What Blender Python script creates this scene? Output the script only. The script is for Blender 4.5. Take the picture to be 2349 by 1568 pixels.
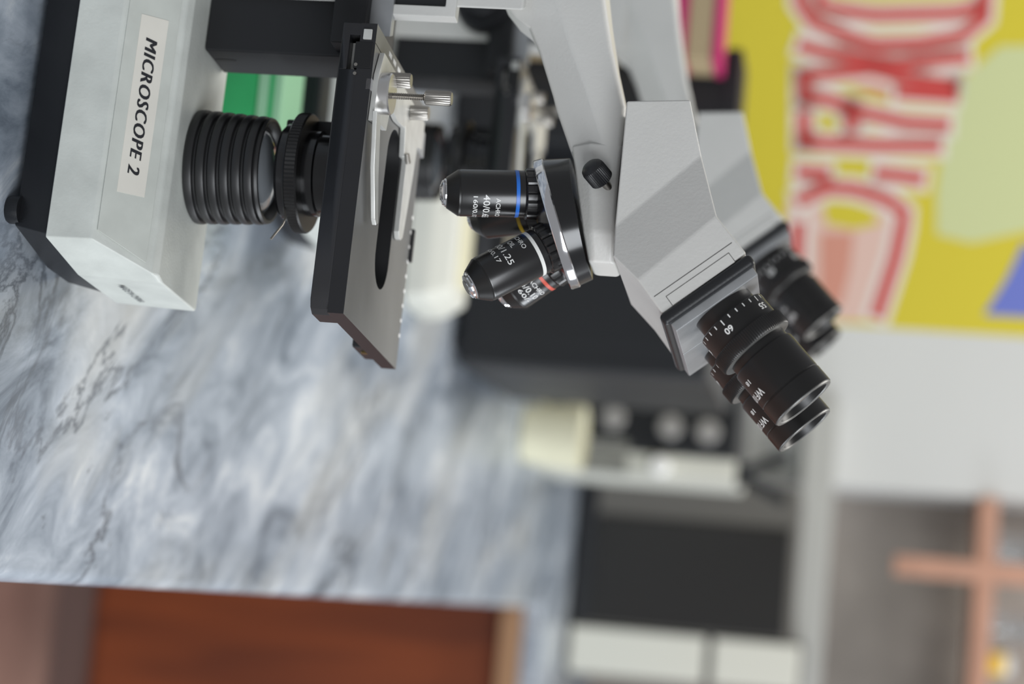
import bpy, bmesh, math, random
from mathutils import Matrix, Vector
random.seed(7)
MM = 0.001
TABLE = 0.672            # height of the marble top above the floor (m)
for o in list(bpy.data.objects): bpy.data.objects.remove(o)
scene = bpy.context.scene
COL = scene.collection

# ------------------------------------------------------------------ camera
FPX = 5000.0
def cam_axes(yaw, pitch, roll):
    f = Vector((-math.sin(yaw)*math.cos(pitch), math.cos(yaw)*math.cos(pitch), -math.sin(pitch)))
    r = Vector((math.cos(yaw), math.sin(yaw), 0)); u = r.cross(f)
    return r*math.cos(roll)+u*math.sin(roll), u*math.cos(roll)-r*math.sin(roll), f
cr, cu, cf = cam_axes(math.radians(11.6768), math.radians(8.9226), 0.07)
cam = bpy.data.cameras.new('camera'); cam_ob = bpy.data.objects.new('camera', cam); COL.objects.link(cam_ob)
loc = Vector((263.8, -930.7, 368.3))*MM + Vector((0, 0, TABLE))
X, Y, Z = cu, -cr, -cf           # the photo was taken with the camera turned a quarter
cam_ob.matrix_world = Matrix(((X.x, Y.x, Z.x, loc.x), (X.y, Y.y, Z.y, loc.y), (X.z, Y.z, Z.z, loc.z), (0, 0, 0, 1)))
cam.sensor_width = 36.0; cam.sensor_fit = 'HORIZONTAL'; cam.lens = FPX/2349.0*36.0
cam.clip_start = 0.02; cam.clip_end = 60
cam.dof.use_dof = True; cam.dof.focus_distance = 0.935; cam.dof.aperture_fstop = 5.6
scene.camera = cam_ob

# ------------------------------------------------------------------ world, window light, exposure
w = bpy.data.worlds.new('world'); scene.world = w; w.use_nodes = True
bg = w.node_tree.nodes['Background']; bg.inputs[0].default_value = (0.95, 0.97, 1.0, 1); bg.inputs[1].default_value = 0.34
def area(name, loc, target, sx, sy, energy, color):
    l = bpy.data.lights.new(name, 'AREA'); l.shape = 'RECTANGLE'; l.size = sx; l.size_y = sy
    l.energy = energy; l.color = color
    o = bpy.data.objects.new(name, l); COL.objects.link(o); o.location = loc
    o.rotation_euler = (Vector(target)-Vector(loc)).to_track_quat('-Z', 'Y').to_euler()
    return o
area('window_light', (3.1, -2.7, 2.3), (0.0, 0.3, 0.8), 2.6, 1.9, 165, (0.92, 0.96, 1.0))
area('side_window_light', (3.3, 2.0, 1.7), (0.0, 0.4, 0.85), 1.6, 1.5, 75, (0.90, 0.95, 1.0))
area('overhead_fill', (-0.5, 0.9, 2.9), (-0.3, 0.9, 0.6), 1.4, 0.8, 46, (1.0, 0.97, 0.92))  # unseen fill from above, added to brighten upward-sloping faces
vs = scene.view_settings
vs.view_transform = 'Standard'; vs.look = 'None'; vs.gamma = 1.0; vs.use_curve_mapping = False; vs.exposure = -0.12

# ------------------------------------------------------------------ materials
def srgb(r, g, b):
    f = lambda c: (c/255/12.92 if c/255 <= 0.04045 else ((c/255+0.055)/1.055)**2.4)
    return (f(r), f(g), f(b), 1)
def mat(name, col, rough=0.5, metal=0.0, spec=0.5, var=0.0, vscale=40, bump=0.0, bscale=900, coat=0.0, trans=0.0):
    m = bpy.data.materials.new(name); m.use_nodes = True
    nt = m.node_tree; p = nt.nodes['Principled BSDF']
    p.inputs['Base Color'].default_value = col; p.inputs['Roughness'].default_value = rough
    p.inputs['Metallic'].default_value = metal; p.inputs['Specular IOR Level'].default_value = spec
    p.inputs['Coat Weight'].default_value = coat; p.inputs['Transmission Weight'].default_value = trans
    if var or bump:
        tc = nt.nodes.new('ShaderNodeTexCoord')
    if var:
        n = nt.nodes.new('ShaderNodeTexNoise'); n.inputs['Scale'].default_value = vscale; n.inputs['Detail'].default_value = 6
        nt.links.new(tc.outputs['Object'], n.inputs['Vector'])
        r = nt.nodes.new('ShaderNodeValToRGB'); r.color_ramp.elements[0].position = 0.3; r.color_ramp.elements[1].position = 0.7
        r.color_ramp.elements[0].color = tuple(c*(1-var) for c in col[:3])+(1,)
        r.color_ramp.elements[1].color = tuple(min(1, c*(1+var*0.6)) for c in col[:3])+(1,)
        nt.links.new(n.outputs['Fac'], r.inputs['Fac']); nt.links.new(r.outputs['Color'], p.inputs['Base Color'])
    if bump:
        n2 = nt.nodes.new('ShaderNodeTexNoise'); n2.inputs['Scale'].default_value = bscale; n2.inputs['Detail'].default_value = 2
        nt.links.new(tc.outputs['Object'], n2.inputs['Vector'])
        b = nt.nodes.new('ShaderNodeBump'); b.inputs['Strength'].default_value = bump; b.inputs['Distance'].default_value = 0.0004
        nt.links.new(n2.outputs['Fac'], b.inputs['Height']); nt.links.new(b.outputs['Normal'], p.inputs['Normal'])
    return m

M = {}
M['enamel'] = mat('enamel', srgb(205, 204, 200), 0.42, var=0.05, vscale=30, bump=0.25, bscale=700)
M['enamel_worn'] = mat('enamel_worn', srgb(203, 206, 200), 0.45, var=0.12, vscale=55, bump=0.2, bscale=700)
M['black_plastic'] = mat('black_plastic', srgb(25, 26, 29), 0.42, bump=0.15)
M['black_paint'] = mat('black_paint', srgb(21, 22, 25), 0.55, bump=0.1)
M['stage_black'] = mat('stage_black', srgb(27, 27, 30), 0.38, spec=0.6, var=0.1, vscale=60, bump=0.05, bscale=1500)
M['stage_top_sheen'] = mat('stage_top_sheen', srgb(104, 104, 103), 0.42, spec=0.7, var=0.1, vscale=50)  # dark stage metal with its grey reflected sheen put into the colour
M['hole_black'] = mat('hole_black', srgb(10, 10, 12), 0.6)
M['anodised'] = mat('anodised', srgb(19, 18, 18), 0.36, spec=0.5)
M['objective_black'] = mat('objective_black', srgb(23, 22, 23), 0.27, spec=0.65)
M['gloss_black'] = mat('gloss_black', srgb(20, 20, 22), 0.18, spec=0.6)
M['rubber'] = mat('rubber', srgb(30, 30, 31), 0.4)
M['chrome'] = mat('chrome', srgb(225, 225, 228), 0.10, metal=1.0)
M['steel'] = mat('steel', srgb(164, 160, 154), 0.34, metal=1.0)
M['satin_silver'] = mat('satin_silver', srgb(206, 206, 202), 0.4, metal=0.4, var=0.1, vscale=120)
M['plate_silver'] = mat('plate_silver', srgb(168, 170, 172), 0.42, metal=0.6, var=0.12, vscale=90)
M['rim_grey'] = mat('rim_grey', srgb(118, 118, 116), 0.4, metal=0.4, var=0.25, vscale=160)
M['pivot_metal'] = mat('pivot_metal', srgb(214, 212, 210), 0.28, metal=1.0)
M['brass'] = mat('brass', srgb(140, 122, 80), 0.35, metal=0.9)
M['lens'] = mat('lens', srgb(120, 124, 128), 0.06, spec=0.9, coat=1.0)
M['lens_dark'] = mat('lens_dark', srgb(36, 38, 44), 0.05, spec=0.9, coat=1.0)
M['white_print'] = mat('white_print', srgb(232, 232, 230), 0.55)
M['grey_print'] = mat('grey_print', srgb(88, 90, 92), 0.6)
M['black_print'] = mat('black_print', srgb(34, 35, 40), 0.5)
M['label'] = mat('label', srgb(222, 218, 208), 0.32, var=0.04, vscale=60)
M['sheet'] = mat('sheet', srgb(197, 200, 193), 0.38, var=0.08, vscale=70)
M['seam'] = mat('seam', srgb(46, 44, 42), 0.6)
M['ring_blue'] = mat('ring_blue', srgb(40, 110, 205), 0.35)
M['ring_white'] = mat('ring_white', srgb(228, 228, 224), 0.35)
M['ring_red'] = mat('ring_red', srgb(205, 84, 66), 0.35)
M['ring_yellow'] = mat('ring_yellow', srgb(180, 150, 24), 0.35)
# background
M['wall'] = mat('wall', srgb(203, 204, 203), 0.8, var=0.03, vscale=3)
M['wall_grey'] = mat('wall_grey', srgb(158, 150, 142), 0.8, var=0.28, vscale=7)
M['ledge'] = mat('ledge', srgb(176, 176, 172), 0.7)
M['floor'] = mat('floor', srgb(168, 136, 124), 0.5, var=0.25, vscale=6)
M['plinth'] = mat('plinth', srgb(112, 92, 86), 0.6)
M['wood'] = None
M['tan'] = mat('tan', srgb(158, 124, 92), 0.55)
M['rack_wood'] = mat('rack_wood', srgb(188, 142, 120), 0.6, var=0.12, vscale=20)
M['poster_yellow'] = mat('poster_yellow', srgb(214, 198, 58), 0.4)
M['poster_glare'] = mat('poster_glare', srgb(206, 212, 158), 0.4)
M['poster_red'] = mat('poster_red', srgb(204, 76, 72), 0.4)
M['poster_white'] = mat('poster_white', srgb(232, 224, 214), 0.4)
M['poster_pink'] = mat('poster_pink', srgb(226, 192, 178), 0.4)
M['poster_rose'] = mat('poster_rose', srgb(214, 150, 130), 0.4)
M['poster_orange'] = mat('poster_orange', srgb(224, 170, 50), 0.4)
M['poster_blue'] = mat('poster_blue', srgb(112, 124, 200), 0.4)
M['magenta'] = mat('magenta', srgb(186, 40, 104), 0.4)
M['beige'] = mat('beige', srgb(176, 156, 122), 0.5)
M['green'] = mat('green', srgb(44, 160, 92), 0.4, var=0.15, vscale=30)
M['green_pale'] = mat('green_pale', srgb(142, 190, 152), 0.4)
M['device_black'] = mat('device_black', srgb(20, 22, 26), 0.45)
M['device_grey'] = mat('device_grey', srgb(66, 70, 72), 0.5)
M['frame_grey'] = mat('frame_grey', srgb(92, 90, 86), 0.6)
M['dark_glass'] = mat('dark_glass', srgb(36, 35, 34), 0.25)
M['cream'] = mat('cream', srgb(206, 206, 196), 0.5)
M['cream_warm'] = mat('cream_warm', srgb(222, 218, 190), 0.5, var=0.08, vscale=20)
M['vent'] = mat('vent', srgb(150, 150, 144), 0.6)
M['knob_grey'] = mat('knob_grey', srgb(150, 148, 146), 0.5)
M['glass'] = mat('glass', srgb(225, 232, 238), 0.03, trans=0.9, spec=0.6)
M['yellow_cap'] = mat('yellow_cap', srgb(224, 184, 20), 0.4)

def marble():
    m = bpy.data.materials.new('marble'); m.use_nodes = True; nt = m.node_tree; p = nt.nodes['Principled BSDF']
    L = nt.links.new
    tc = nt.nodes.new('ShaderNodeTexCoord'); mp = nt.nodes.new('ShaderNodeMapping')
    mp.vector_type = 'TEXTURE'; mp.inputs['Rotation'].default_value = (0, 0, math.radians(117)); mp.inputs['Scale'].default_value = (0.40, 0.16, 1)
    L(tc.outputs['Object'], mp.inputs['Vector'])
    def noise(scale, detail, dist, rough=0.6):
        n = nt.nodes.new('ShaderNodeTexNoise'); n.inputs['Scale'].default_value = scale; n.inputs['Detail'].default_value = detail
        n.inputs['Distortion'].default_value = dist; n.inputs['Roughness'].default_value = rough
        L(mp.outputs['Vector'], n.inputs['Vector']); return n
    a = noise(3.4, 9, 0.8, 0.68)
    r = nt.nodes.new('ShaderNodeValToRGB'); e = r.color_ramp.elements
    e[0].position = 0.33; e[0].color = srgb(92, 102, 114); e[1].position = 0.68; e[1].color = srgb(212, 216, 219)
    k = e.new(0.44); k.color = srgb(138, 148, 160); k = e.new(0.56); k.color = srgb(170, 179, 190)
    L(a.outputs['Fac'], r.inputs['Fac'])
    b = noise(1.5, 8, 0.7, 0.6)                # thin dark veins where the noise crosses its middle
    s = nt.nodes.new('ShaderNodeMath'); s.operation = 'SUBTRACT'; s.inputs[1].default_value = 0.5; L(b.outputs['Fac'], s.inputs[0])
    ab = nt.nodes.new('ShaderNodeMath'); ab.operation = 'ABSOLUTE'; L(s.outputs[0], ab.inputs[0])
    vr = nt.nodes.new('ShaderNodeMapRange'); vr.inputs['From Min'].default_value = 0.0; vr.inputs['From Max'].default_value = 0.016
    vr.inputs['To Min'].default_value = 0.9; vr.inputs['To Max'].default_value = 0.0; L(ab.outputs[0], vr.inputs['Value'])
    g = noise(0.9, 3, 0.4)
    gm = nt.nodes.new('ShaderNodeMapRange'); gm.inputs['From Min'].default_value = 0.42; gm.inputs['From Max'].default_value = 0.56; L(g.outputs['Fac'], gm.inputs['Value'])
    mu = nt.nodes.new('ShaderNodeMath'); mu.operation = 'MULTIPLY'; L(vr.outputs[0], mu.inputs[0]); L(gm.outputs[0], mu.inputs[1])
    mx = nt.nodes.new('ShaderNodeMix'); mx.data_type = 'RGBA'; mx.inputs['B'].default_value = srgb(82, 88, 96)
    wn = noise(1.1, 4, 0.3); wr = nt.nodes.new('ShaderNodeMapRange'); wr.inputs['From Min'].default_value = 0.5; wr.inputs['From Max'].default_value = 0.68
    wr.inputs['To Max'].default_value = 0.45; L(wn.outputs['Fac'], wr.inputs['Value'])
    wm_ = nt.nodes.new('ShaderNodeMix'); wm_.data_type = 'RGBA'; wm_.inputs['B'].default_value = srgb(204, 201, 190)
    L(wr.outputs[0], wm_.inputs['Factor']); L(r.outputs['Color'], wm_.inputs['A'])
    L(mu.outputs[0], mx.inputs['Factor']); L(wm_.outputs['Result'], mx.inputs['A'])
    L(mx.outputs['Result'], p.inputs['Base Color']); p.inputs['Roughness'].default_value = 0.28; p.inputs['Specular IOR Level'].default_value = 0.4
    return m
M['marble'] = marble()
def wood():
    m = bpy.data.materials.new('wood'); m.use_nodes = True; nt = m.node_tree; p = nt.nodes['Principled BSDF']; L = nt.links.new
    tc = nt.nodes.new('ShaderNodeTexCoord'); mp = nt.nodes.new('ShaderNodeMapping'); mp.inputs['Scale'].default_value = (9, 9, 0.8)
    L(tc.outputs['Object'], mp.inputs['Vector'])
    n = nt.nodes.new('ShaderNodeTexNoise'); n.inputs['Scale'].default_value = 2.2; n.inputs['Detail'].default_value = 6; n.inputs['Distortion'].default_value = 0.6
    L(mp.outputs['Vector'], n.inputs['Vector'])
    r = nt.nodes.new('ShaderNodeValToRGB'); e = r.color_ramp.elements
    e[0].position = 0.3; e[0].color = srgb(88, 42, 24); e[1].position = 0.7; e[1].color = srgb(142, 72, 34)
    L(n.outputs['Fac'], r.inputs['Fac']); L(r.outputs['Color'], p.inputs['Base Color']); p.inputs['Roughness'].default_value = 0.4
    return m
M['wood'] = wood()

# ------------------------------------------------------------------ mesh helpers (all lengths in mm)
def frame(origin, zaxis, n0):
    """matrix whose z is zaxis and whose x is the reading direction for a viewer on the n0 side"""
    z = Vector(zaxis).normalized(); n = Vector(n0); n = (n - z*n.dot(z)).normalized(); t = z.cross(n)
    o = Vector(origin)
    return Matrix(((t.x, -n.x, z.x, o.x), (t.y, -n.y, z.y, o.y), (t.z, -n.z, z.z, o.z), (0, 0, 0, 1)))
I4 = Matrix.Identity(4)
class MB:
    def __init__(self): self.v = []; self.f = []; self.mi = []
    def add(self, vs, fs, mtx=I4, mi=0):
        o = len(self.v); self.v += [mtx @ Vector(p) for p in vs]
        self.f += [tuple(i+o for i in f) for f in fs]; self.mi += [mi]*len(fs); return self
    def box(self, x0, x1, y0, y1, z0, z1, mtx=I4, mi=0):
        vs = [(x, y, z) for z in (z0, z1) for y in (y0, y1) for x in (x0, x1)]
        return self.add(vs, [(0, 2, 3, 1), (4, 5, 7, 6), (0, 1, 5, 4), (2, 6, 7, 3), (0, 4, 6, 2), (1, 3, 7, 5)], mtx, mi)
    def lathe(self, prof, n=48, mtx=I4, mi=0, cap=True, knurl=None):
        """prof: (r, z) pairs. knurl: (first, last, depth[, period]) rows with grooves cut in"""
        vs = []; fs = []
        for k, (r, z) in enumerate(prof):
            for i in range(n):
                a = 2*math.pi*i/n; rr = r
                if knurl and knurl[0] <= k <= knurl[1] and i % (knurl[3] if len(knurl) > 3 else 2) == 1: rr = r-knurl[2]
                vs.append((rr*math.cos(a), rr*math.sin(a), z))
        for k in range(len(prof)-1):
            for i in range(n):
                j = (i+1) % n; fs.append((k*n+i, k*n+j, (k+1)*n+j, (k+1)*n+i))
        if cap:
            fs.append(tuple(reversed(range(n)))); b = (len(prof)-1)*n; fs.append(tuple(b+i for i in range(n)))
        return self.add(vs, fs, mtx, mi)
    def prism(self, poly, z0, z1, mtx=I4, mi=0):
        n = len(poly); vs = [(p[0], p[1], z0) for p in poly]+[(p[0], p[1], z1) for p in poly]
        fs = [tuple(reversed(range(n))), tuple(range(n, 2*n))]+[(i, (i+1) % n, n+(i+1) % n, n+i) for i in range(n)]
        return self.add(vs, fs, mtx, mi)
    def loft(self, loops, mtx=I4, mi=0, cap=True):
        n = len(loops[0]); vs = [p for l in loops for p in l]; fs = []
        for k in range(len(loops)-1):
            for i in range(n):
                j = (i+1) % n; fs.append((k*n+i, k*n+j, (k+1)*n+j, (k+1)*n+i))
        if cap:
            fs.append(tuple(reversed(range(n)))); b = (len(loops)-1)*n; fs.append(tuple(b+i for i in range(n)))
        return self.add(vs, fs, mtx, mi)
    def tube(self, pts, r, n=8, mtx=I4):
        pts = [Vector(p) for p in pts]; loops = []
        for i, p in enumerate(pts):
            d = (pts[min(i+1, len(pts)-1)]-pts[max(i-1, 0)]).normalized()
            a = d.orthogonal().normalized() if i == 0 else (a-d*a.dot(d)).normalized()
            b = d.cross(a)
            loops.append([tuple(p+a*r*math.cos(2*math.pi*k/n)+b*r*math.sin(2*math.pi*k/n)) for k in range(n)])
        return self.loft(loops, mtx)
    def build(self, name, mats, parent=None, bevel=0.0, seg=2, smooth=32, bevel_angle=25):
        me = bpy.data.meshes.new(name); bm = bmesh.new()
        vs = [bm.verts.new(v*MM) for v in self.v]
        for f, mi in zip(self.f, self.mi):
            try:
                fc = bm.faces.new([vs[i] for i in f]); fc.material_index = mi
            except ValueError: pass
        bmesh.ops.remove_doubles(bm, verts=bm.verts, dist=1e-7)
        bmesh.ops.recalc_face_normals(bm, faces=bm.faces)
        if bevel:
            es = [e for e in bm.edges if len(e.link_faces) == 2 and e.calc_face_angle(0) > math.radians(bevel_angle)]
            bmesh.ops.bevel(bm, geom=es, offset=bevel*MM, segments=seg, profile=0.5, affect='EDGES', clamp_overlap=True)
        bm.to_mesh(me); bm.free()
        me.polygons.foreach_set('use_smooth', [True]*len(me.polygons)); me.set_sharp_from_angle(angle=math.radians(smooth))
        o = bpy.data.objects.new(name, me); COL.objects.link(o)
        for m in (mats if isinstance(mats, (list, tuple)) else [mats]): me.materials.append(M[m])
        if bevel:
            wn = o.modifiers.new('weighted_normals', 'WEIGHTED_NORMAL'); wn.keep_sharp = True; wn.weight = 100
        if parent: o.parent = parent
        return o

def glyphs(body, width, height, shear=0.0, bold=0.0, slice_step=0.0, space=1.0):
    """flat lettering fitted into width x height (mm), lower left at the origin -> verts, faces"""
    cu_ = bpy.data.curves.new('glyph', 'FONT'); cu_.body = body; cu_.size = 1.0; cu_.shear = shear; cu_.offset = bold; cu_.resolution_u = 3; cu_.space_character = space
    ob = bpy.data.objects.new('glyph', cu_); COL.objects.link(ob)
    dg = bpy.context.evaluated_depsgraph_get(); me = bpy.data.meshes.new_from_object(ob.evaluated_get(dg))
    bpy.data.objects.remove(ob); bpy.data.curves.remove(cu_)
    xs = [v.co.x for v in me.vertices]; ys = [v.co.y for v in me.vertices]
    x0, y0 = min(xs), min(ys); sx = width/(max(xs)-x0); sy = height/(max(ys)-y0)
    bm = bmesh.new(); bm.from_mesh(me); bpy.data.meshes.remove(me)
    for v in bm.verts: v.co = ((v.co.x-x0)*sx, (v.co.y-y0)*sy, 0)
    if slice_step:
        x = slice_step
        while x < width:
            bmesh.ops.bisect_plane(bm, geom=bm.verts[:]+bm.edges[:]+bm.faces[:], plane_co=(x, 0, 0), plane_no=(1, 0, 0)); x += slice_step
    bm.verts.ensure_lookup_table(); bm.verts.index_update()
    vs = [tuple(v.co) for v in bm.verts]; fs = [tuple(v.index for v in f.verts) for f in bm.faces]; bm.free()
    return vs, fs
def flat_text(mb, body, width, height, mtx, **k):
    vs, fs = glyphs(body, width, height, **k); return mb.add(vs, fs, mtx)
def cyl_text(mb, body, width, height, mtx, r, s0, th0, **k):
    """wrap lettering round a cylinder of frame mtx: starts at angle th0 (deg, 0 faces the viewer side), baseline at s0"""
    vs, fs = glyphs(body, width, height, slice_step=1.2, **k); out = []
    for x, y, z in vs:
        a = math.radians(th0)+x/r; out.append((r*math.sin(a), -r*math.cos(a), s0+y))
    return mb.add(out, fs, mtx)

def empty(name, loc=(0, 0, 0), rz=0.0, parent=None):
    o = bpy.data.objects.new(name, None); COL.objects.link(o); o.location = loc; o.rotation_euler = (0, 0, rz); o.empty_display_size = 0.02
    if parent: o.parent = parent
    return o
def tag(o, label=None, cat=None, group=None, kind=None):
    if label: o['label'] = label
    if cat: o['category'] = cat
    if group: o['group'] = group
    if kind: o['kind'] = kind
    return o
def copy_tree(o, parent=None):
    c = o.copy(); COL.objects.link(c)
    if parent: c.parent = parent
    for ch in list(o.children): copy_tree(ch, c)
    return c
RZ = math.radians(5.04)       # the room and the bench stand a little askew to the microscopes
def room(x, y, z=0):
    return Vector((x*math.cos(RZ)-y*math.sin(RZ), x*math.sin(RZ)+y*math.cos(RZ), z))*MM+Vector((0, 0, TABLE))
def rempty(name, x, y, z=0): return empty(name, room(x, y, z), RZ)
def rbuild(mb, name, mats, x, y, z=0, **k):
    o = mb.build(name, mats, None, **k); o.location = room(x, y, z); o.rotation_euler = (0, 0, RZ); return o

# ================================================================== the setting
o = rbuild(MB().box(-1500, 1500, -1200, 2900, -20, 0), 'floor', 'floor', 0, 0, -672); tag(o, kind='structure')
o = rbuild(MB().box(-1500, -26, 2440, 2700, 0, 2300), 'wall_back', 'wall', 0, 0, -672); tag(o, kind='structure')
o = rbuild(MB().box(-26, 1500, 2640, 2700, 0, 2300), 'wall_alcove', 'wall_grey', 0, 0, -672); tag(o, kind='structure')
o = rbuild(MB().box(-150, 1300, 2385, 2440, 302, 352), 'trim_1', 'ledge', 0, 0, 0, bevel=4); tag(o, kind='structure')

# L-shaped marble bench: slab with a rounded front edge, tan lipping, wooden cabinet front under the far run
slab = [(-1100, -330), (196, -330), (196, 1820), (1300, 1820), (1300, 2436), (-1100, 2436)]
bench = rempty('marble_bench', 0, 0, 0)
tag(bench, 'grey veined marble bench top running round to the far wall', 'bench')
MB().prism(slab, -28, 0).build('marble_top', 'marble', bench, bevel=7, seg=4, bevel_angle=60)
MB().prism([(196.5, 1817), (1300, 1817), (1300, 1822), (196.5, 1822)], -52, -24).build('edge_lipping', 'tan', bench)
MB().box(-1000, 150, -250, -230, -672, -28).build('end_panel', 'tan', bench)
MB().box(120, 150, -230, 1900, -672, -28).build('side_panel', 'wood', bench)
cab = rempty('wooden_cabinet', 0, 0, -672)
tag(cab, 'brown wooden cabinet front below the far run of the bench', 'cabinet')
MB().box(150, 1300, 1880, 2430, 62, 642).build('carcass', 'wood', cab)
MB().box(170, 1300, 1900, 2420, 0, 62).build('plinth', 'plinth', cab)
for i in range(3):
    d = MB().box(170+i*370, 528+i*370, 1868, 1880, 74, 636).build('door', 'wood', cab, bevel=2)

# ================================================================== the microscope
def make_microscope():
    root = empty('microscope')
    # --- base
    L = [[(-160, -60, 21), (52, -59, 21), (60.6, -27, 26), (61.2, 24, 27), (52, 44, 21), (-160, 44, 21)],
         [(-160, -57.5, 41), (51, -56.5, 41), (61.4, -28.5, 45), (62.0, 24, 45), (51.5, 41, 41), (-160, 41, 41)],
         [(-160, -41, 64), (60.6, -39, 64), (62.2, -29.5, 64.4), (62.6, 24, 64.6), (61.5, 25.5, 64), (-160, 25.5, 64)],
         [(-160, -37, 66), (60, -35, 66), (62.2, -27.5, 66), (62.6, 23.5, 66), (61, 24.5, 66), (-160, 24.5, 66)]]
    MB().loft(L).build('base_shell', 'enamel_worn', root, bevel=1.3, seg=3, bevel_angle=12)
    L = [[(-160, -54, 4), (46, -53, 4), (54, -8, 4), (54, 18, 4), (46, 37, 4), (-160, 37, 4)],
         [(-160, -57, 19), (49.5, -56, 19), (57.5, -25, 24), (58, 21, 25), (50, 41, 19), (-160, 41, 19)],
         [(-160, -57, 30), (49.5, -56, 30), (57.5, -25, 30), (58, 21, 30), (50, 41, 30), (-160, 41, 30)]]
    MB().loft(L).build('base_plate', 'black_plastic', root, bevel=0.8)
    for x, y in ((39, -52), (39, 33), (-148, -50), (-148, 32)):
        MB().lathe([(5.6, 0), (6.2, 1), (6.2, 6)], 24).build('foot', 'black_plastic', root).location = Vector((x, y, 0))*MM
    # --- stuck-on label on the sloping panel
    up = Vector((0, 17, 23.2)).normalized(); no = Vector((0, -up.z, up.y))
    def panel(x, s, h):
        o = Vector((x, -57.2, 41))+up*s+no*h
        return Matrix(((1, up.x, no.x, o.x), (0, up.y, no.y, o.y), (0, up.z, no.z, o.z), (0, 0, 0, 1)))
    MB().prism([(-120, 2.2), (46.5, 2.2), (56.5, 25.6), (-120, 25.6)], -0.3, 0.42, panel(0, 0, 0)).build('panel_sheet', 'sheet', root, bevel=0.15)
    ls = MB().box(-53.5, 28, 0, 12.6, -0.1, 0.14, panel(0, 8.2, 0.46)).build('label_strip', 'label', root)
    tx = MB()
    for k_ in range(4): flat_text(tx, 'MICROSCOPE 2', 62, 5.4, panel(-43.5+k_*0.22, 11.6, 0.70+k_*0.004), shear=0.2, space=1.14)
    tx.build('label_lettering', 'black_print', ls)
    pm = Matrix(((0, 0, 1, 62.15), (1, 0, 0, -17), (0, 1, 0, 41.5), (0, 0, 0, 1)))
    flat_text(MB(), 'MADE IN CHINA', 31, 3.6, pm, bold=0.01).build('origin_print', 'grey_print', root)
    # --- collector collar and its lens
    prof = [(25.0, 62)]; z = 66.0
    for i in range(6):
        R = 26.2-i*0.28
        prof += [(R-1.5, z), (R-0.2, z+0.9), (R, z+1.7), (R, z+3.3), (R-0.3, z+4.3), (R-1.9, z+4.7), (R-1.9, z+5.4)]; z += 5.5
    prof += [(24.4, 99.2), (23.9, 100.4), (22.6, 100.6), (21.4, 99.8), (20.2, 97.0)]
    cc = MB().lathe(prof, 64).build('collector_collar', 'rubber', root, smooth=40)
    MB().lathe([(20, 96.6), (19, 97.6), (16, 99.4), (11, 101.2), (5, 102.3), (0.4, 102.6)], 40).build('collector_lens', 'lens', cc, smooth=80)
    # --- condenser under the stage
    cd = MB().lathe([(17, 106.6), (20.5, 107), (22, 108.5), (22, 111.6), (24.6, 112), (25.2, 113.6)], 56).build('condenser', 'gloss_black', root)
    MB().lathe([(26, 112.8), (27.3, 113.6), (27.3, 118.2), (26.6, 119), (24, 119.2)], 180, knurl=(1, 2, 0.45)).build('iris_ring', 'anodised', cd)
    MB().lathe([(19.5, 118), (19.5, 124), (18, 124.5), (18, 148.5)], 48).build('condenser_barrel', 'gloss_black', cd)
    MB().tube([(21, -16, 113), (27, -21, 115.5), (30.5, -22.5, 115), (38.3, -26, 111.5)], 0.55).build('iris_lever', 'steel', cd)
    MB().box(-26, -17, 2, 14, 104, 141).build('condenser_holder', 'black_paint', root, bevel=1)
    # --- stage carrier block
    sb = MB().box(-150, -51, -16, 16, 66.6, 141).box(-150, -53, -30, 30, 128, 143.5).build('stage_bracket', 'black_paint', root, bevel=1.0)
    MB().lathe([(1.5, -0.1), (1.5, 0.12)], 16, Matrix.Translation((-50.95, -3, 73)) @ Matrix.Rotation(math.pi/2, 4, 'Y') @ Matrix.Scale(3.4, 4, (1, 0, 0))).build('screw_slot', 'hole_black', sb)
    MB().prism([(-150, -23), (-59, -23), (-61.5, -17), (-150, -17)], 143, 153.6).build('carrier_plate', 'plate_silver', sb, bevel=0.5)
    # --- stage plate with its long aperture
    cx, cy, hl, hw = 14.0, 2.0, 37.0, 14.5
    x0, x1, y0, y1 = -52.0, 76.5, -58.5, 58.0
    angs = sorted([2*math.pi*i/72 for i in range(72)]+[math.atan2(y-cy, x-cx) % (2*math.pi) for x in (x0, x1) for y in (y0, y1)])
    inner, outer = [], []
    for a in angs:
        c, s = math.cos(a), math.sin(a)
        t = min([(k-cx)/c for k in (x0, x1) if abs(c) > 1e-6 and (k-cx)/c > 0]+[(k-cy)/s for k in (y0, y1) if abs(s) > 1e-6 and (k-cy)/s > 0])
        outer.append((cx+t*c, cy+t*s))
        b = hl-hw                                   # stadium outline
        lo, hi = 0.0, hl+1
        for _ in range(40):
            m_ = (lo+hi)/2; px, py = m_*c, m_*s
            d = math.hypot(max(abs(px)-b, 0), py)
            if d < hw: lo = m_
            else: hi = m_
        inner.append((cx+lo*c, cy+lo*s))
    n = len(angs); zt, zb = 156.0, 149.0
    vs = [(p[0], p[1], zt) for p in outer]+[(p[0], p[1], zt) for p in inner]+[(p[0], p[1], zb) for p in outer]+[(p[0], p[1], zb) for p in inner]
    mb = MB()
    top = [(i, (i+1) % n, n+(i+1) % n, n+i) for i in range(n)]
    bot = [(2*n+(i+1) % n, 2*n+i, 3*n+i, 3*n+(i+1) % n) for i in range(n)]
    outw = [((i+1) % n, i, 2*n+i, 2*n+(i+1) % n) for i in range(n)]
    inw = [(n+i, n+(i+1) % n, 3*n+(i+1) % n, 3*n+i) for i in range(n)]
    mb.add(vs, top+bot+outw+inw); mb.mi = [1]*n+[0]*n+[0]*n+[2]*n
    st = mb.build('stage', ['stage_black', 'stage_top_sheen', 'hole_black'], root, smooth=30)
    # near rail of the stage, with the cut-out that holds the rack pinion
    R = MB()
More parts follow.
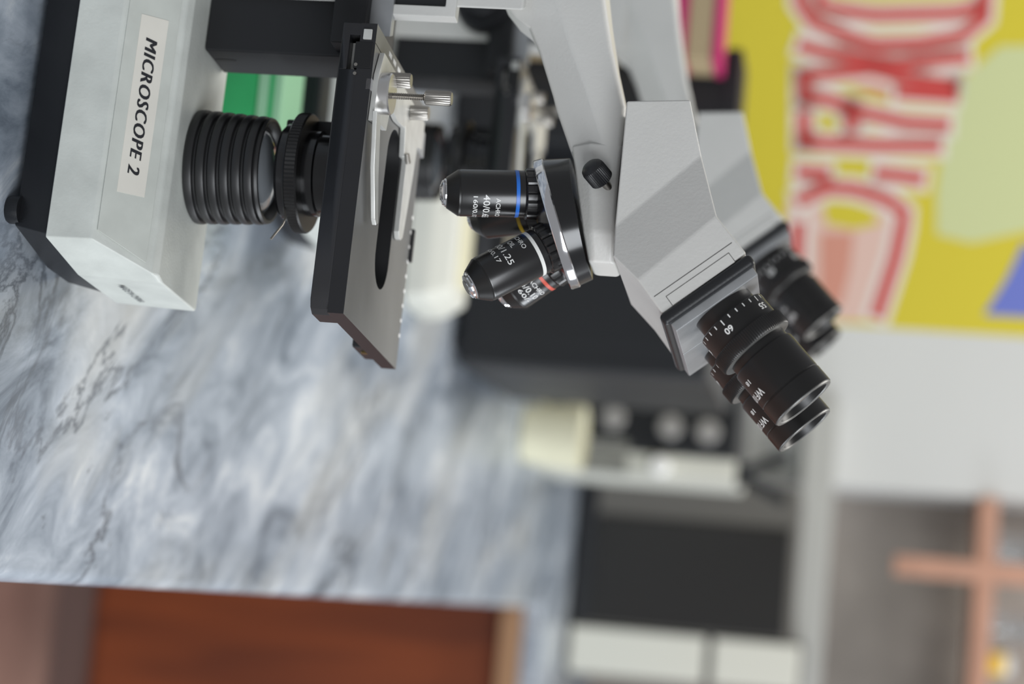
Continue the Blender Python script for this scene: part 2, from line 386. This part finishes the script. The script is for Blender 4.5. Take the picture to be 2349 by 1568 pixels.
    R.box(-31, 71, -58.5, -38, 141, 149.2)
    R.prism([(71, -58.5), (74.5, -57), (76.5, -53), (76.5, -38), (71, -38)], 141, 149.2)
    R.box(-52, -31, -58.5, -38, 141, 144.6).box(-52, -46.5, -58.5, -38, 144, 149.2)
    R.build('stage_rail', 'stage_black', st, bevel=0.4)
    MB().box(-46.5, -31, -44, -40, 144.4, 149.1).build('rail_recess', 'hole_black', st)
    MB().box(-45, -33, -52, -44, 144.7, 147.0).build('rack_slide', 'satin_silver', st)
    MB().box(-49.2, -44.6, -59.4, -54, 150.4, 154.2).build('stop_block', 'satin_silver', st, bevel=0.3)
    MB().box(-43.5, -31.6, -59.0, -54, 147.4, 155.2).build('pinion_block', 'hole_black', st, bevel=0.3)
    for x in (-33, -29):
        MB().lathe([(0.8, 0), (0.8, 0.6)], 10, Matrix.Translation((x, -58.6, 148.6)) @ Matrix.Rotation(math.pi/2, 4, 'X')).build('rail_screw', 'steel', st)
    MB().box(62, 74, 24, 52, 141.5, 149).build('rack_end', 'stage_black', st, bevel=1)
    MB().lathe([(1.9, 0), (1.9, 1.0)], 12, Matrix.Translation((74, 33, 146)) @ Matrix.Rotation(math.pi/2, 4, 'Y')).build('rack_end_screw', 'brass', st)
    MB().box(8, 24, 57.6, 60.5, 152.5, 157.6).build('rack_stop', 'black_plastic', st, bevel=0.4)
    tk = MB()
    for i in range(9): tk.box(2+i*7.2, 3.6+i*7.2, 55.6, 58.1, 156.0, 156.12)
    tk.build('scale_ticks', 'white_print', st)
    tk = MB()
    for yy in (-28, -18.5, -8): tk.box(-49.6, -47.4, yy-3, yy+3, 156.0, 156.12)
    tk.box(-43.5, -43.1, -58, -31, 156.0, 156.1, mi=1)
    tk.build('side_scale', ['white_print', 'seam'], st)
    # --- specimen holder
    h = MB().prism([(-42, -50), (-30, -56), (-9, -57), (-12, -40), (-13, -30), (-25, -26), (-24, -9), (-26, 7), (-26, 36), (-29, 49), (-42, 49)], 156.3, 158.6)
    h = h.build('specimen_holder', 'satin_silver', root, bevel=0.25)
    MB().prism([(-27, 6), (-13.5, 10.5), (-14, 17), (20, 17.6), (22.6, 20), (22.4, 24), (20.5, 27), (-9, 34), (-27, 37)], 156.4, 158.9).build('fixed_clip', 'satin_silver', h, bevel=0.3)
    MB().prism([(-13, -58.4), (10, -51), (29.6, -38.6), (31.4, -35), (29.6, -31.6), (12, -41), (-10, -49)], 158.2, 160.2).build('spring_clip', 'satin_silver', h, bevel=0.35)
    MB().prism([(-41, 50), (-28.5, 50), (-29, 64), (-41, 62)], 154.5, 156.6).build('cross_rail', 'plate_silver', h, bevel=0.3)
    MB().prism([(-14.5, 9.5), (-11.5, 15.5), (-13.5, 20), (-16.5, 14)], 158.8, 160.4).build('slide_stop', 'steel', h, bevel=0.2)
    MB().lathe([(7.6, 155.6), (8.4, 156.2), (8.4, 157.2), (8.9, 157.4), (8.9, 158.4), (9.1, 158.6), (9.1, 162.8), (8.6, 163.4)], 64, Matrix.Translation((-24.4, -47, 0))).build('clip_pivot', 'pivot_metal', h)
    MB().box(-27.5, -22, -58.5, -55, 153.6, 156.4).build('pivot_tab', 'chrome', h, bevel=0.4)
    sc = MB()
    prof = [(1.1, 163)]
    for i in range(18): prof += [(1.5, 163.2+i*0.8), (1.1, 163.6+i*0.8)]
    sc.lathe(prof+[(1.2, 178.5)], 20, Matrix.Translation((-24.2, -45.5, 0))).build('lever_screw', 'steel', h)
    MB().lathe([(2.6, 177.6), (3.3, 178.2), (3.3, 188.6), (2.7, 189.4)], 48, Matrix.Translation((-24.2, -45.5, 0)), knurl=(1, 2, 0.28)).build('lever_knob', 'steel', h)
    for x, y, hh in ((-35.5, -33, 9.5), (-36.3, 15, 8.8)):
        MB().lathe([(2.4, 158.4), (3.4, 158.8), (3.4, 158.4+hh-0.6), (2.9, 158.4+hh)], 44, Matrix.Translation((x, y, 0)), knurl=(1, 2, 0.32)).build('thumb_screw', 'steel', h)
    # --- arm: pillar, limb and nosepiece mount
    def sec(x, zl, zf, zu, wl=10, wf=20):
        return [(x, -wl, zl), (x, -wf, zf), (x, -wf, zu-1.5), (x, -wf+2.5, zu), (x, wf-2.5, zu), (x, wf, zu-1.5), (x, wf, zf), (x, wl, zl)]
    A = MB()
    A.loft([sec(-160, 190, 205, 236), sec(-110, 192, 212, 243), sec(-84, 200, 225, 248), sec(-76, 207, 228, 249.8), sec(-71, 214, 230.5, 251), sec(-60, 219.6, 235, 253.6),
            sec(-40, 227.6, 244, 259.6), sec(-33, 230, 247, 262), sec(-13, 238.8, 255, 262.6, 13, 20)])
    A.loft([sec(-16, 239, 248, 263, 14, 20), sec(4, 243.5, 250, 263, 18, 21), sec(24, 248, 252, 263, 17, 20), sec(36, 251, 253, 263, 11, 13)])
    A.prism([(-160, -20), (-75.5, -20), (-93, 20), (-160, 20)], 60, 212)
    arm = A.build('arm', 'enamel', root, bevel=1.6, seg=3, bevel_angle=20)
    # front guide of the pillar: an open frame round a dark slot
    g = MB().prism([(-112, 146), (-70, 146), (-70, 182), (-112, 182), (-112, 177), (-75, 177), (-75, 151.5), (-112, 151.5)], -22, -14, Matrix(((1, 0, 0, 0), (0, 0, 1, 0), (0, 1, 0, 0), (0, 0, 0, 1))))
    g.build('guide_frame', 'enamel', arm, bevel=0.6)
    MB().box(-112, -74.8, -20.4, -15, 151, 177.5).build('guide_slot', 'black_plastic', arm)
    for s in (-1, 1):
        mt = Matrix.Translation((-96, s*20, 123)) @ Matrix.Rotation(-s*math.pi/2, 4, 'X')
        kn = MB().lathe([(15, 0), (17, 1.5), (17.6, 3), (17.6, 15), (17, 17)], 120, mt, knurl=(2, 3, 0.6)).build('coarse_knob', 'black_plastic', arm)
        MB().lathe([(12, 16), (12.6, 17), (12.6, 26), (11.6, 27)], 80, mt, knurl=(1, 2, 0.4)).build('fine_knob', 'black_plastic', kn)
    # --- nosepiece
    a = math.radians(21); b = math.radians(20)
    nd = Vector((math.sin(a), 0, -math.cos(a))); ex = Vector((math.cos(a), 0, math.sin(a))); c0 = Vector((17.2, 0, 232.2))
    F = frame(c0, -nd, (0, -1, 0))
    np_ = MB().lathe([(9, -6.5), (16, -5.2), (23, -2.6), (27.5, 0.0), (27.8, 4)], 64, F).build('nosepiece', 'gloss_black', root)
    MB().lathe([(26.0, -0.7), (29.6, -0.3), (29.9, 0.2), (29.9, 3.6), (29.4, 4.1), (26, 4.2)], 96, F, cap=False).build('click_ring', 'chrome', np_)
    top_ = []
    for k in range(64):
        t = 2*math.pi*k/64; p = Vector((29.2*math.cos(t), 29.2*math.sin(t), 0)); top_.append(p)
    lo = [tuple(F @ Vector((p.x, p.y, 3.8))) for p in top_]
    hi = []
    for p in top_:
        q = F @ Vector((p.x*0.97, p.y*0.97, 10)); hi.append((q.x, q.y, max(q.z, 237.2+(q.x+14)*0.26)))
    MB().loft([lo, hi]).build('nosepiece_mount', 'gloss_black', np_, smooth=30)
    # --- objectives
    def objective(az, length, ring, lines, th0, sizes, barrel=None):
        t = math.radians(az); rd = math.cos(t)*ex+math.sin(t)*Vector((0, 1, 0))
        d = math.cos(b)*nd+math.sin(b)*rd; rt = c0+17*rd+nd*2
        Fm = frame(rt, -d, (0, -1, 0))                # local z runs back up to the nosepiece, so the nose is at -length
        ln = length
        ob = MB().lathe([(9.8, 1.5), (9.8, -0.2), (11.2, -0.4), (11.4, -0.9), (11.4, -5.6), (10.8, -6.2), (9.8, -6.5)], 90, Fm, knurl=(2, 5, 0.7, 5)).build('objective', 'objective_black', root)
        MB().lathe([(10.1, -6.3), (10.3, -6.6), (10.3, -9.0), (10.05, -9.1), (10.05, -10.7), (10.35, -10.8), (10.35, -ln+9), (10.2, -ln+8.6)], 64, Fm).build('barrel', 'objective_black', ob)
        MB().lathe([(10.1, -9.05), (10.42, -9.1), (10.42, -10.7), (10.1, -10.75)], 64, Fm, cap=False).build('colour_ring', ring, ob)
        MB().lathe([(10.2, -ln+8.8), (10.2, -ln+7.8), (6.9, -ln+2.8), (6.2, -ln+2.5)], 64, Fm).build('nose_cone', 'anodised', ob)
        MB().lathe([(6.3, -ln+3.0), (6.2, -ln+2.0), (5.6, -ln+1.6), (5.4, -ln+0.9), (3.6, -ln+0.3), (3.4, -ln)], 48, Fm).build('nose_tip', 'chrome', ob)
        MB().lathe([(3.2, -ln+0.4), (3.2, -ln-0.03)], 24, Fm).build('front_lens', 'lens_dark', ob)
        tx = MB()
        for (s, wd, ht, z, dth) in lines: cyl_text(tx, s, wd, ht, Fm, 10.47, z, th0+dth, bold=0.006)
        if lines: tx.build('engraving', 'white_print', ob)
        return ob
    objective(225, 43.5, 'ring_blue', [('ACHRO', 11, 2.0, -19.6, 2), ('40/0.65', 15, 3.0, -25.2, -6), ('160/0.17', 14, 2.0, -29.6, -2)], 26, None)
    objective(315, 43.5, 'ring_white', [('ACHRO', 11, 2.0, -15.4, 10), ('OIL', 5, 2.2, -19.4, 26), ('100/1.25', 17, 2.8, -24.4, -2), ('160/0.17', 14, 2.0, -28.4, -2)], -76, None)
    objective(45, 33.0, 'ring_red', [('ACHRO', 11, 2.0, -15.2, 0), ('4/0.10', 11, 2.8, -19.2, -4), ('160/-', 10, 2.0, -22.0, -4)], 18, None)
    objective(135, 37.0, 'ring_yellow', [], 0, None)
    # --- clamp screw under the head
    cs = frame((4.2, -19.6, 258), (-0.45, -0.71, -0.54), (0, 0, 1))
    k = MB().lathe([(1.9, -1), (1.9, 6)], 16, cs).build('clamp_screw', 'steel', root)
    MB().lathe([(4.4, 5.0), (5.4, 5.6), (5.4, 12.2), (5.0, 13.6), (3.8, 14.8), (1.6, 15.4)], 72, cs, knurl=(1, 2, 0.35)).build('clamp_knob', 'black_plastic', k)
    # --- binocular head
    MB().lathe([(24, 262.2), (27, 262.6), (27, 264.8)], 48, Matrix.Translation((2, 0, 0))).build('dovetail', 'seam', root)
    P = dict(b0=(-30, 38, 264.2), t0=(-32, 38, 291.4), t1=(-7.1, 38, 298.3), b1=(26.7, 38, 264.2), c=(40.6, 44, 265.2),
             t2=(21.6, 48, 307.6), b2=(51.4, 48, 277), A=(36.7, 48, 321.1), B=(65.2, 48, 288.6))
    ks = list(P); nk = len(ks); idx = {k: i for i, k in enumerate(ks)}
    vs = [(P[k][0], -P[k][1], P[k][2]) for k in ks]+[P[k] for k in ks]
    side = [('b0', 'b1', 't1', 't0'), ('b1', 'c', 'b2', 't2', 't1'), ('b2', 'B', 'A', 't2')]
    fs = [tuple(idx[k] for k in f) for f in side]+[tuple(nk+idx[k] for k in reversed(f)) for f in side]
    ring_ = ['b0', 'b1', 'c', 'b2', 'B', 'A', 't2', 't1', 't0']
    for i in range(len(ring_)):
        p, q = ring_[i], ring_[(i+1) % len(ring_)]; fs.append((idx[p], nk+idx[p], nk+idx[q], idx[q]))
    hd = MB().add(vs, fs).build('binocular_head', 'enamel', root, bevel=0.9, seg=3, bevel_angle=8)
    # side inlay near the eyepiece plate
    e = Vector((-0.64, 0, 0.768)); dn = Vector((0.768, 0, 0.64)); mid = Vector((51.6, 0, 305.2))
    Hm = Matrix(((e.x, 0, dn.x, mid.x), (e.y, 1, dn.y, mid.y), (e.z, 0, dn.z, mid.z), (0, 0, 0, 1)))   # local x along the slope, y sideways, z outward
    for s in (-1, 1):
        y_ = s*48.0
        MB().box(-20, 19.5, min(y_, y_+s*0.12), max(y_, y_+s*0.12), -8.5, -8.25, Hm).build('side_seam', 'seam', hd)
        si = MB().box(-16, 16, min(y_, y_+s*0.15), max(y_, y_+s*0.15), -5.6, -0.8, Hm).build('side_inlay_gap', 'seam', hd)
        MB().box(-15.75, 15.75, min(y_, y_+s*0.3), max(y_, y_+s*0.3), -5.35, -0.8, Hm).build('side_inlay', 'enamel', hd)
    MB().box(-23.4, 22.6, -49.4, 49.4, -0.6, 5.0, Hm).build('eyepiece_frame', 'black_plastic', root, bevel=2.0, seg=3)
    for s in (-1, 1):
        MB().box(-21, 20.5, min(s*0.5, s*47), max(s*0.5, s*47), 4.8, 9.0, Hm).build('interpupillary_slide', 'plate_silver', root, bevel=0.6)
    # --- eyepieces
    ed = Vector((0.719, 0, 0.695))
    for s in (-1, 1):
        Fe = frame((54, s*33, 309), ed, (0, -1, 0))
        ep = MB().lathe([(13.3, 1), (13.3, 10.8)], 64, Fe).build('eyepiece', 'anodised', root)
        MB().lathe([(13.2, 10.4), (15.6, 10.6), (15.9, 11.0), (15.9, 20.6)], 72, Fe).build('diopter_ring', 'anodised', ep)
        MB().lathe([(15.4, 20.4), (17.2, 20.8), (17.4, 21.4), (17.4, 26.6), (16.9, 27.4), (13.4, 27.5)], 200, Fe, knurl=(1, 4, 0.22)).build('knurled_ring', 'anodised', ep)
        MB().lathe([(16.6, 27.3), (16.6, 27.62), (13.4, 27.62)], 72, Fe, cap=False).build('ring_face', 'rim_grey', ep)
        MB().lathe([(13.5, 27), (13.5, 31.2), (14.3, 31.5), (14.6, 32.4), (14.6, 48.8), (14.35, 49.0), (14.35, 49.4), (14.7, 49.6), (14.7, 57.2), (14.2, 57.7), (12.4, 57.7), (11.4, 55.2)], 72, Fe).build('barrel', 'anodised', ep)
        MB().lathe([(14.5, 57.3), (14.2, 57.9), (12.6, 57.95), (12.2, 57.5)], 64, Fe, cap=False).build('eye_rim', 'rim_grey', ep)
        MB().lathe([(11.4, 55.1), (11.0, 55.4), (6, 56.1), (0.3, 56.4)], 48, Fe).build('eye_lens', 'lens_dark', ep)
        tx = MB()
        for i in range(-14, 15):
            big = i % 5 == 0; a0 = -50+i*14
            if -3 < i < 12: cyl_text(tx, 'I', 0.45, 2.6 if big else 1.7, Fe, 16.02, 11.4, a0)
        for i, num in ((0, '55'), (5, '60'), (10, '65')):
            cyl_text(tx, num, 4.0, 2.9, Fe, 16.02, 15.2, -57+i*14, bold=0.02)
        cyl_text(tx, 'WF10X', 13, 3.6, Fe, 14.74, 42.2, 46, bold=0.01)
        cyl_text(tx, '18', 3.2, 2.2, Fe, 14.74, 36.6, 56, bold=0.01)
        tx.build('engraving', 'white_print', ep)
    return root

m1 = make_microscope(); m1.location = (0, 0, TABLE)
tag(m1, 'white and black binocular microscope in sharp focus, labelled MICROSCOPE 2', 'microscope')
m2 = copy_tree(m1); m2.location = (-0.120, 0.380, TABLE)
tag(m2, 'blurred white binocular microscope standing behind the labelled one', 'microscope')

# ================================================================== things on the bench
# green packet
g = rempty('green_packet', -80, 215, 0); tag(g, 'small green and white packet lying behind the microscope base', 'packet')
MB().box(-70, 45, 0, 44, 0, 27).build('packet_body', 'green', g, bevel=2)
MB().box(-70.2, 45.2, -0.6, 44.4, 27, 42).build('packet_lid', 'green_pale', g, bevel=2)
MB().box(-70.4, 45.4, -0.9, 44.6, 34, 37).build('packet_stripe', 'green', g)
# small black box
k = rempty('black_box', -80, 290, 0); tag(k, 'small black box standing behind the green packet', 'box')
MB().box(-44, 26, 0, 22, 0, 38).build('box_body', 'device_black', k, bevel=3)
MB().box(-45, 27, -1, 23, 36, 45).build('box_lid', 'device_black', k, bevel=2)
# cream box
c = rempty('cream_box', -102, 800, 0); tag(c, 'pale cream plastic box with slanted sides between the microscopes', 'box')
MB().loft([[(-52, -22, 0), (50, -22, 0), (58, 0, 0), (58, 70, 0), (-52, 70, 0)], [(-52, -20, 20), (48, -20, 20), (57, 2, 20), (57, 68, 20), (-52, 68, 20)],
           [(-46, -8, 40), (38, -8, 40), (46, 8, 40), (46, 60, 40), (-46, 60, 40)]]).build('box_body', 'cream', c, bevel=4, seg=3)
MB().box(-40, 34, 4, 50, 39.5, 43).build('box_lid', 'cream_warm', c, bevel=1.5)

# black bench instrument (large)
a = rempty('black_instrument', -214, 1020, 0); tag(a, 'large black box-shaped instrument behind the microscopes', 'instrument')
MB().box(-88, 190, 0, 330, 6, 240).build('housing', 'device_black', a, bevel=6, seg=3)
MB().box(-70, 165, -2, 1, 22, 222).build('side_panel', 'device_black', a, bevel=1.5)
for x in (-70, 165):
    for y in (20, 310): MB().lathe([(10, 0), (12, 7)], 20, Matrix.Translation((x, y, 0))).build('foot', 'rubber', a)
# taller black case at the left
k = rempty('black_case', -330, 930, 0); tag(k, 'tall black case beside the pink striped carton', 'case')
MB().box(21, 112, 0, 78, 0, 244).build('case_body', 'device_black', k, bevel=4)
MB().box(19, 114, -2, 80, 240, 254).build('case_lid', 'black_paint', k, bevel=2)
# pink and beige striped carton
k = rempty('striped_carton', -350, 860, 0); tag(k, 'pink and beige striped carton at the left behind the arm', 'carton')
MB().box(-90, 60, 0, 60, 0, 190).build('carton_body', 'beige', k, bevel=2)
MB().box(-91, 69, -1, 61, 186, 209).build('pink_band', 'magenta', k, bevel=2)
MB().box(-90, 68, 0, 60, 209, 231).build('beige_band', 'beige', k, bevel=2)
MB().box(-91, 69, -1, 61, 231, 239).build('magenta_rim', 'magenta', k, bevel=2)
# second instrument with knobs, cream margin and vent
q = rempty('knob_instrument', -20, 1620, 0); tag(q, 'dark instrument with grey knobs and cream right margin', 'instrument')
MB().box(-130, 22, 0, 240, 0, 240).build('housing', 'device_black', q, bevel=4)
MB().box(-60, -38, -3, 1, 60, 232).build('grey_strip', 'device_grey', q, bevel=1)
for x, z in ((-4, 92), (2, 160), (4, 205)):
    MB().lathe([(11, 0), (14, 2), (14, 10), (12, 12)], 32, Matrix.Translation((x-12, 0, z)) @ Matrix.Rotation(math.pi/2, 4, 'X')).build('knob', 'knob_grey', q)
MB().box(22, 50, 4, 240, 0, 240).build('cream_margin', 'cream', q, bevel=3)
for i in range(8): MB().box(10+i*5.2, 13+i*5.2, -2, 5, 58, 112).build('vent_slat', 'vent', q)
MB().lathe([(12, 0), (12, 18), (9, 24)], 32, Matrix.Translation((36, 2, 152)) @ Matrix.Rotation(math.pi/2, 4, 'X')).build('white_glint', 'white_print', q)  # stands for a blurred bright glint, painted as a white disc
# cream cup
c = rempty('cream_cup', -2, 1520, 0); tag(c, 'cream plastic cup in front of the knobbed instrument', 'cup')
MB().lathe([(30, 0), (33, 2), (38, 70), (36, 71), (31, 6), (3, 4)], 40).build('cup_body', 'cream_warm', c)
MB().tube([(-34, 0, 58), (-50, 0, 52), (-50, 0, 26), (-32, 0, 20)], 4).build('cup_handle', 'cream_warm', c)
# black clamp on the knobbed instrument
c = rempty('black_clamp', 18, 1650, 240); tag(c, 'small black crossed clamp on top of the knobbed instrument', 'clamp')
MB().box(-14, 14, -10, 10, 0, 8).build('clamp_base', 'device_black', c, bevel=1.5)
for s in (-1, 1):
    MB().box(-7, 7, -5+s*3, 5+s*3, 4, 66, Matrix.Rotation(s*0.42, 4, 'Y')).build('clamp_arm', 'device_black', c, bevel=2)
# dark glass-fronted oven on the far bench
v = rempty('dark_appliance', 120, 2080, 0); tag(v, 'dark-fronted appliance with cream right-hand panels on far bench', 'appliance')
MB().box(-118, 95, 0, 280, 6, 308).build('appliance_body', 'frame_grey', v, bevel=4)
MB().box(-60, 90, -6, 2, 34, 300).build('glass_door', 'dark_glass', v, bevel=2)
MB().box(-116, 92, -3, 2, 8, 32).build('bottom_rail', 'device_black', v, bevel=1)
MB().box(95, 162, 2, 280, 0, 326).build('control_column', 'frame_grey', v, bevel=3)
for z0, z1 in ((8, 194), (206, 324)): MB().box(97, 160, -8, 4, z0, z1).build('cream_door', 'cream', v, bevel=3)
# poster board
p = rempty('poster_board', -144, 1450, 0); tag(p, 'yellow poster board with red white-edged lettering', 'poster')
MB().box(-640, 0, 0, 14, 0, 760).build('board', 'poster_yellow', p, bevel=1)
def pz(u, vv): return ((u-740)*0.4886-(vv-1900)*0.031, 338+(vv-1900)*0.4677+(u-740)*0.0338)
def strip(mb, pts, wd, depth):
    """flat printed stroke of width wd (mm) on the board face"""
    P_ = [Vector((pz(*t)[0], 0, pz(*t)[1])) for t in pts]; L_ = []; R_ = []
    for i in range(len(P_)):
        d = (P_[min(i+1, len(P_)-1)]-P_[max(i-1, 0)]).normalized(); n_ = Vector((-d.z, 0, d.x))*wd/2
        if i == 0: P_[0] = P_[0]-d*wd*0.4
        if i == len(P_)-1: P_[-1] = P_[-1]+d*wd*0.4
        L_.append(P_[i]+n_); R_.append(P_[i]-n_)
    vs = [(q_.x, -depth, q_.z) for q_ in L_+R_]; m_ = len(P_)
    return mb.add(vs, [(i, i+1, m_+i+1, m_+i) for i in range(m_-1)])
def patch(name, mt, pts, depth):
    return MB().add([(pz(*t)[0], -depth, pz(*t)[1]) for t in pts], [tuple(range(len(pts)))]).build(name, mt, p)
patch('pale_glare', 'poster_glare', [(110, 2420), (110, 2300), (180, 2220), (300, 2170), (440, 2150), (540, 2150), (560, 2230), (520, 2420)], 0.2)  # glare on the board, painted as a flat pale green patch
patch('blue_print', 'poster_blue', [(600, 2420), (560, 2349), (640, 2310), (722, 2258), (730, 2420)], 0.2)
patch('pink_print', 'poster_pink', [(420, 1850), (440, 2020), (520, 2080), (736, 2010), (736, 1860), (600, 1800), (470, 1800)], 0.25)
patch('rose_glare', 'poster_rose', [(112, 1960), (112, 2150), (180, 2170), (240, 2160), (235, 2060), (200, 1960)], 0.22)  # lettering washed out by glare, painted as a rose patch
patch('letter_counter', 'poster_yellow', [(455, 1885), (448, 1930), (470, 1990), (515, 2020), (528, 1960), (515, 1895)], 0.3)
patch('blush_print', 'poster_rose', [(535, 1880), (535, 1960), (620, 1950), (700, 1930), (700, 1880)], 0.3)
strokes = [[(-40, 1835), (0, 1832), (45, 1862), (85, 1950), (103, 2010), (102, 2110), (86, 2210), (45, 2262), (-30, 2268)],
           [(-30, 1880), (8, 1880), (24, 1950), (33, 2010), (32, 2190), (20, 2250)],
           [(103, 1840), (116, 1880), (134, 1970), (150, 2060), (140, 2150), (135, 2215)],
           [(172, 1838), (168, 1900), (160, 2000), (186, 2100), (198, 2190)], [(198, 2190), (226, 2195), (214, 2070)],
           [(172, 1842), (222, 1842)], [(222, 1842), (226, 1890), (246, 1945)], [(246, 1950), (290, 1955)], [(252, 1950), (284, 2080), (290, 2170)],
           [(266, 1842), (326, 1842)], [(326, 1842), (330, 1900), (336, 2020), (338, 2150)],
           [(396, 1836), (400, 1890)], [(400, 2020), (412, 2110)],
           [(458, 1836), (432, 1900), (436, 1960), (462, 2040), (490, 2076), (524, 2070), (590, 2056), (650, 2036), (716, 2014)], [(522, 1830), (600, 1826)]]
wm = MB(); rm = MB()
for s_ in strokes: strip(wm, s_, 30, 0.45)
for s_ in strokes: strip(rm, s_, 15, 0.7)
wm.build('white_outline', 'poster_white', p); rm.build('red_lettering', 'poster_red', p)
# wooden rack with glassware in the alcove
r = rempty('wooden_rack', 0, 2420, 0); tag(r, 'pale brown wooden rack shelf fixed in the grey alcove', 'shelf')
MB().box(-26, 700, 0, 180, 572, 600).build('shelf_board', 'rack_wood', r, bevel=2)
MB().box(72, 102, -3, 20, 450, 900).build('post', 'rack_wood', r, bevel=2)
MB().box(640, 670, -3, 20, 450, 900).build('post', 'rack_wood', r, bevel=2)
for i, (x, nm) in enumerate(((46, 'left of the post'), (168, 'right of the post'))):
    b_ = rempty('glass_bottle', x, 2470, 600); tag(b_, 'clear glass bottle on the rack shelf just '+nm, 'bottle')
    MB().lathe([(18, 0), (20, 3), (20, 60), (9, 78), (9, 92)], 32).build('bottle_glass', 'glass', b_)
    MB().lathe([(10, 90), (10, 104)], 24).build('stopper', 'cream', b_)
b_ = rempty('yellow_jar', 222, 2450, 600); tag(b_, 'small bright yellow jar on the rack shelf', 'jar')
MB().lathe([(15, 0), (17, 2), (17, 22), (15, 24)], 32).build('jar_body', 'yellow_cap', b_)
MB().lathe([(15.5, 23.5), (15.5, 34), (14, 35)], 32).build('jar_lid', 'white_print', b_)
